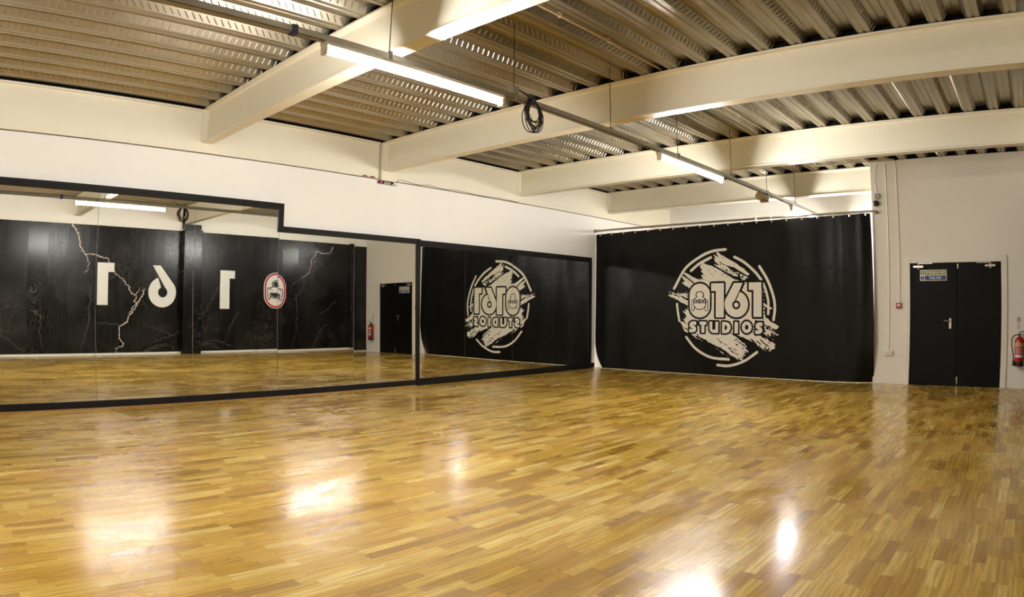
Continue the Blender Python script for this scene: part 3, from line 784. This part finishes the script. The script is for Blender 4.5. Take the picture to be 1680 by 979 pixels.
# bare streaks inside the lower strokes
for a, c, n_ in ((-.60, -.55, 5), (-.15, -.62, 6), (.10, -.80, 4), (.75, -.62, 3), (.25, -.62, 3), (-.30, -.72, 3)):
    for k in range(n_):
        x0 = a + k * .085 + .03 * math.sin(k * 5.1 + a); y0 = c - k * .052 + .02 * math.sin(k * 3.3)
        W &= ~(d_line(U, V, [(x0, y0), (x0 + .03, y0 - .014), (x0 + .05, y0 - .032)], .007) + (frag - .5) * .03 < 0)
# numerals and word with black keylines
glyphs = []
glyphs.append(d_box(U, V, -.778, -.324, -.207, .470, .227))
glyphs.append(d_poly(U, V, [(-.296, .469), (-.013, .469), (-.013, -.200), (-.193, -.200), (-.193, .317), (-.296, .317)]))
six = np.minimum(d_ell(U, V, (.257, .055), .252, .252), d_poly(U, V, [(.206, .472), (.402, .472), (.225, .10), (.02, .10), (.02, .14)]))
six = np.maximum(six, -d_ell(U, V, (.254, .043), .086, .086))
six = np.maximum(six, -d_line(U, V, [(.418, .50), (.222, .100), (.20, .06)], .011))
glyphs.append(six)
glyphs.append(d_poly(U, V, [(.528, .475), (.790, .475), (.795, -.186), (.628, -.186), (.624, .332), (.528, .332)]))
zt, zb_ = -.290, -.510
def sglyph(u0, u1):
    w = u1 - u0; r = .034; zm_ = (zt + zb_) / 2
    P = spline([(u1 - .01, zt - r), (u0 + .075, zt - r), (u0 + r + .004, zt - r - .028), (u0 + .055, zm_ + .012), (u1 - .055, zm_ - .010), (u1 - r - .002, zb_ + r + .028), (u1 - .075, zb_ + r), (u0 + .01, zb_ + r)], 8)
    return np.maximum(d_line(U, V, P, r), d_box(U, V, u0, u1, zb_, zt))
glyphs.append(sglyph(-.784, -.625))
glyphs.append(np.minimum(d_box(U, V, -.552, -.408, zt - .062, zt), d_box(U, V, -.514, -.446, zb_, zt)))
ug = np.maximum(d_poly(U, V, [(-.332, zt), (-.132, zt), (-.132, zb_), (-.25, zb_), (-.29, zb_ + .012), (-.318, zb_ + .04), (-.332, zb_ + .085)]), -d_box(U, V, -.266, -.200, zb_ + .066, zt + .1))
glyphs.append(ug)
dg_ = np.maximum(d_poly(U, V, [(-.047, zt), (.03, zt), (.085, zt - .015), (.122, zt - .05), (.139, -.400), (.122, zb_ + .05), (.085, zb_ + .015), (.03, zb_), (-.047, zb_)]), -d_poly(U, V, [(.012, zt - .06), (.045, zt - .068), (.068, -.400), (.045, zb_ + .068), (.012, zb_ + .06)]))
glyphs.append(dg_)
glyphs.append(d_box(U, V, .219, .296, zb_, zt))
glyphs.append(np.maximum(d_ell(U, V, (.483, -.386), .106, .112), -d_ell(U, V, (.483, -.386), .040, .046)))
glyphs.append(sglyph(.666, .814))
for g in glyphs[:4]: W &= ~(g < .040)
for g in glyphs[4:]: W &= ~(g < .036)
for g in glyphs: W |= g < 0
# face in the zero
bun = d_ell(U, V, (-.553, .248), .082, .064); head = np.minimum(d_ell(U, V, (-.553, .085), .138, .135), d_ell(U, V, (-.553, .10), .135, .12))
fl = np.minimum(d_line(U, V, [(-.702, .115), (-.703, .03), (-.700, -.045)], .030), d_line(U, V, [(-.404, .115), (-.403, .03), (-.406, -.045)], .030))
face = np.minimum(bun, head)
K = np.abs(face) < .0085
K |= (np.abs(fl) < .0075) & (face > -.004)
K |= (d_box(U, V, -.685, -.418, .074, .160) < 0) & (head < 0)
for ex in (-.620, -.490):
    e = d_ell(U, V, (ex, .118), .050, .030); K &= ~((np.abs(e + .002) < .0050)); K &= ~(d_ell(U, V, (ex - .012, .122), .012, .008) < 0)
W &= ~(K & (glyphs[0] < 0))
raster_mesh('logo_print', W, us, vs, lambda a, c: cpos(LC[0] + a * LS, LC[1] + c * LS, .005), PRINT, cur)

# rail, rings and eyelets
rail = empty('curtain_rail', (-5.65, CY, 3.03), 'long steel rail carrying the black curtain between wall and door wall', 'curtain rail')
b = BM(); tube(b, [(XL - .05, CY - .01, 2.999), (-2.545, CY - .01, 3.017)], .021, 12); ob('pole', b, GALV, rail, True)
b = BM(); lathe(b, [(.045, XL), (.045, XL + .012), (.028, XL + .02), (.028, XL + .10)], (0, CY - .01, 3.0), 16, 'X'); ob('wall_flange', b, GALV, rail, True)
b = BM(); box(b, -2.572, -2.548, CY - .02, YB, 3.005, 3.03, .003); box(b, -2.59, -2.53, YB - .008, YB, 2.98, 3.055, .002); ob('wall_bracket', b, GALV, rail)
ex = -8.55; k = 0
while ex < -2.66:
    z = ctop(ex) - .028
    yb = CY + fold(ex, z)
    b = BM(); lathe(b, [(.010, yb - .004), (.017, yb - .004), (.017, yb + .003)], (ex, 0, z), 14, 'Y'); e = ob('eyelet', b, STEEL, cur, True)
    b = BM(); zr = 3.0 + (ex + 8.7) * .00295
    R_ = (zr + .028 - z) / 2 + .006; zc = (zr + .028 + z) / 2
    tube(b, [(ex, CY - .012 + .026 * math.sin(2 * PI * q / 18), zc + R_ * math.cos(2 * PI * q / 18)) for q in range(18)], .003, 6, closed=True); ob('hook_ring', b, STEEL, e, True)
    ex += .306; k += 1

# ================================================================== LIGHTING RUN
TX = -4.10
tr = empty('cable_trunking', (TX, 6., 3.22), 'galvanised cable trunking hung on wires down the middle of the studio', 'trunking')
b = BM(); y0, y1 = YF + .1, YA - .02
for (xa, xb, za, zb) in ((TX - .026, TX + .026, 3.200, 3.204), (TX - .026, TX - .022, 3.2, 3.252), (TX + .022, TX + .026, 3.2, 3.252), (TX - .026, TX - .012, 3.249, 3.252), (TX + .012, TX + .026, 3.249, 3.252)):
    box(b, xa, xb, y0, y1, za, zb)
ob('channel', b, GALV, tr)
for y in (3.032, 4.477, 6.059, 7.59, 9.27, 10.736, 12.23):
    b = BM(); tube(b, [(TX, y, 3.27), (TX, y, 3.99 if abs(y - 3.032) > 9 else 4.0)], .0042, 6); w = ob('suspension_wire', b, BLKPL, tr)
    b = BM()
    box(b, TX - .031, TX - .027, y - .012, y + .012, 3.19, 3.268); box(b, TX + .027, TX + .031, y - .012, y + .012, 3.19, 3.268); box(b, TX - .031, TX + .031, y - .012, y + .012, 3.266, 3.271)
    lathe(b, [(.010, 3.262), (.010, 3.285)], (TX, y, 0), 8); ob('wire_clip', b, GREYPL, w)
b = BM(); box(b, TX - .04, TX + .045, 4.43, 4.50, 3.245, 3.325, .01); ob('cable_gland_box', b, GREYPL, tr)
b = BM(); box(b, TX - .030, TX + .030, 2.14, 2.19, 3.190, 3.262); ob('blue_tape', b, BLUET, tr)
b = BM(); lathe(b, [(.045, 10.36), (.070, 10.37), (.070, 10.66), (.045, 10.67)], (TX + .0, 0, 3.125), 22, 'Y'); ff = ob('drum', b, TAN, None, True)
tag(ff, 'tan mesh drum slung under the trunking before the curtain', 'fitting')
b = BM(); box(b, TX - .074, TX + .074, 10.60, 10.63, 3.05, 3.20, .01); ob('strap', b, GALV, ff)

def batten(y0, y1, lab, glow=TUBE):
    r = empty('batten_light', (TX, (y0 + y1) / 2, 3.2), lab, 'strip light', 'strip lights along the trunking')
    b = BM(); box(b, TX - .040, TX + .040, y0, y1, 3.168, 3.198, .004); ob('body', b, WHITEPL, r)
    zc = 3.128
    b = BM(); tube(b, [(TX + .005, y0 + .025, zc), (TX + .005, y1 - .025, zc)], .0205, 14); ob('tube', b, glow, r, True)
    for a, c in ((y0, y0 + .03), (y1 - .03, y1)):
        b = BM(); box(b, TX - .024, TX + .034, a, c, 3.098, 3.170, .004); ob('end_cap', b, WHITEPL, r)
    return r
batten(2.42, 4.32, 'nearest glowing strip light, crossing under the first beam')
batten(7.09, 8.93, 'middle glowing strip light, above the centre of the room')
batten(11.98, 13.84, 'farthest glowing strip light, passing over the black curtain rail')
batten(13.95, 15.40, 'added dim fill light brightening the bay, unseen behind the black curtain', BAY_FILL)  # added fill with no known lamp here, lifts the light in the bay
batten(-2.25, -.40, 'strip light behind the photographer, outside the photo')

# coil of cable hung from the trunking
coil = empty('cable_coil', (TX, 4.70, 3.26), 'coil of black cable hanging from the trunking', 'cable')
rnd = random.Random(3); b = BM()
for k in range(12):
    ry = rnd.uniform(.085, .125); h = rnd.uniform(.22, .33); dx = rnd.uniform(-.035, .035); dy = rnd.uniform(-.012, .012)
    sk = rnd.uniform(-.05, .05)
    pts = []
    for q in range(28):
        a = 2 * PI * q / 28
        rr = ry * (1 - .35 * max(0, math.cos(a)))
        pts.append((TX + .045 + dx * (1 - math.cos(a)) * .5, 4.70 + dy + rr * math.sin(a) + sk * (1 - math.cos(a)) * .3, 3.245 - h / 2 + h / 2 * math.cos(a)))
    tube(b, pts, .0052 if k < 9 else .0035, 7, closed=True)
ob('loops', b, BLKPL, coil, True)
b = BM(); pts = [(TX + .05, 4.70 - .02 - .11 * math.sin(PI * q / 16) , 3.22 - .17 * q / 16 + .02 * math.sin(q)) for q in range(17)]; tube(b, pts, .003, 6); ob('stray_loop', b, BLKPL, coil, True)
b = BM(); lathe(b, [(.012, 3.20), (.030, 3.215), (.030, 3.245), (.012, 3.265)], (TX + .045, 4.70, 0), 12); box(b, TX + .0, TX + .06, 4.685, 4.715, 3.25, 3.262, .002); ob('tie', b, BLUET, coil)
b = BM(); tube(b, spline([(TX + .04, 4.50, 3.30), (TX + .045, 4.58, 3.275), (TX + .045, 4.66, 3.25), (TX + .045, 4.70, 3.235)], 6), .006, 8); ob('lead', b, BLKPL, coil, True)
b = BM(); lathe(b, [(.007, 0), (.009, .01), (.009, .035), (.005, .045)], (TX + .05, 4.735, 3.0), 10); ob('yellow_plug', b, YEL, coil)

# ================================================================== world, camera, colour management
wd = bpy.data.worlds.new('world'); scene.world = wd; wd.use_nodes = True
bg = wd.node_tree.nodes.get('Background') or wd.node_tree.nodes.new('ShaderNodeBackground')
bg.inputs[0].default_value = (.02, .02, .02, 1); bg.inputs[1].default_value = .2

psi, pitch, roll, HC = .7418, .0151, .0078, 1.2767
c, s = math.cos(psi), math.sin(psi); R1 = Matrix(((c, s, 0), (-s, c, 0), (0, 0, 1)))
c, s = math.cos(pitch), math.sin(pitch); R2 = Matrix(((1, 0, 0), (0, c, s), (0, -s, c)))
c, s = math.cos(roll), math.sin(roll); R3 = Matrix(((c, 0, s), (0, 1, 0), (-s, 0, c)))
R = R3 @ R2 @ R1
cd = bpy.data.cameras.new('camera'); co = bpy.data.objects.new('camera', cd); COL.objects.link(co)
M = Matrix((R[0], R[2], -R[1])).transposed().to_4x4(); M.translation = Vector((0, 0, HC)); co.matrix_world = M
cd.type = 'PANO'; cd.panorama_type = 'FISHEYE_LENS_POLYNOMIAL'
cd.sensor_width = 36.; cd.sensor_fit = 'HORIZONTAL'
fmm = 1114.6217 * 36. / 1680.
cd.fisheye_fov = PI
cd.fisheye_polynomial_k0 = 0.; cd.fisheye_polynomial_k1 = -1. / fmm; cd.fisheye_polynomial_k2 = 0.
cd.fisheye_polynomial_k3 = .0129 / fmm ** 3; cd.fisheye_polynomial_k4 = 0.
cd.clip_start = .02; cd.clip_end = 100
scene.camera = co

scene.view_settings.view_transform = 'Standard'; scene.view_settings.look = 'None'
scene.view_settings.gamma = 1.; scene.view_settings.use_curve_mapping = False
scene.view_settings.exposure = 2.05
cy = scene.cycles
cy.use_denoising = True
cy.max_bounces = 12; cy.diffuse_bounces = 6; cy.glossy_bounces = 8
cy.caustics_reflective = True; cy.blur_glossy = .5
cy.sample_clamp_indirect = 12.
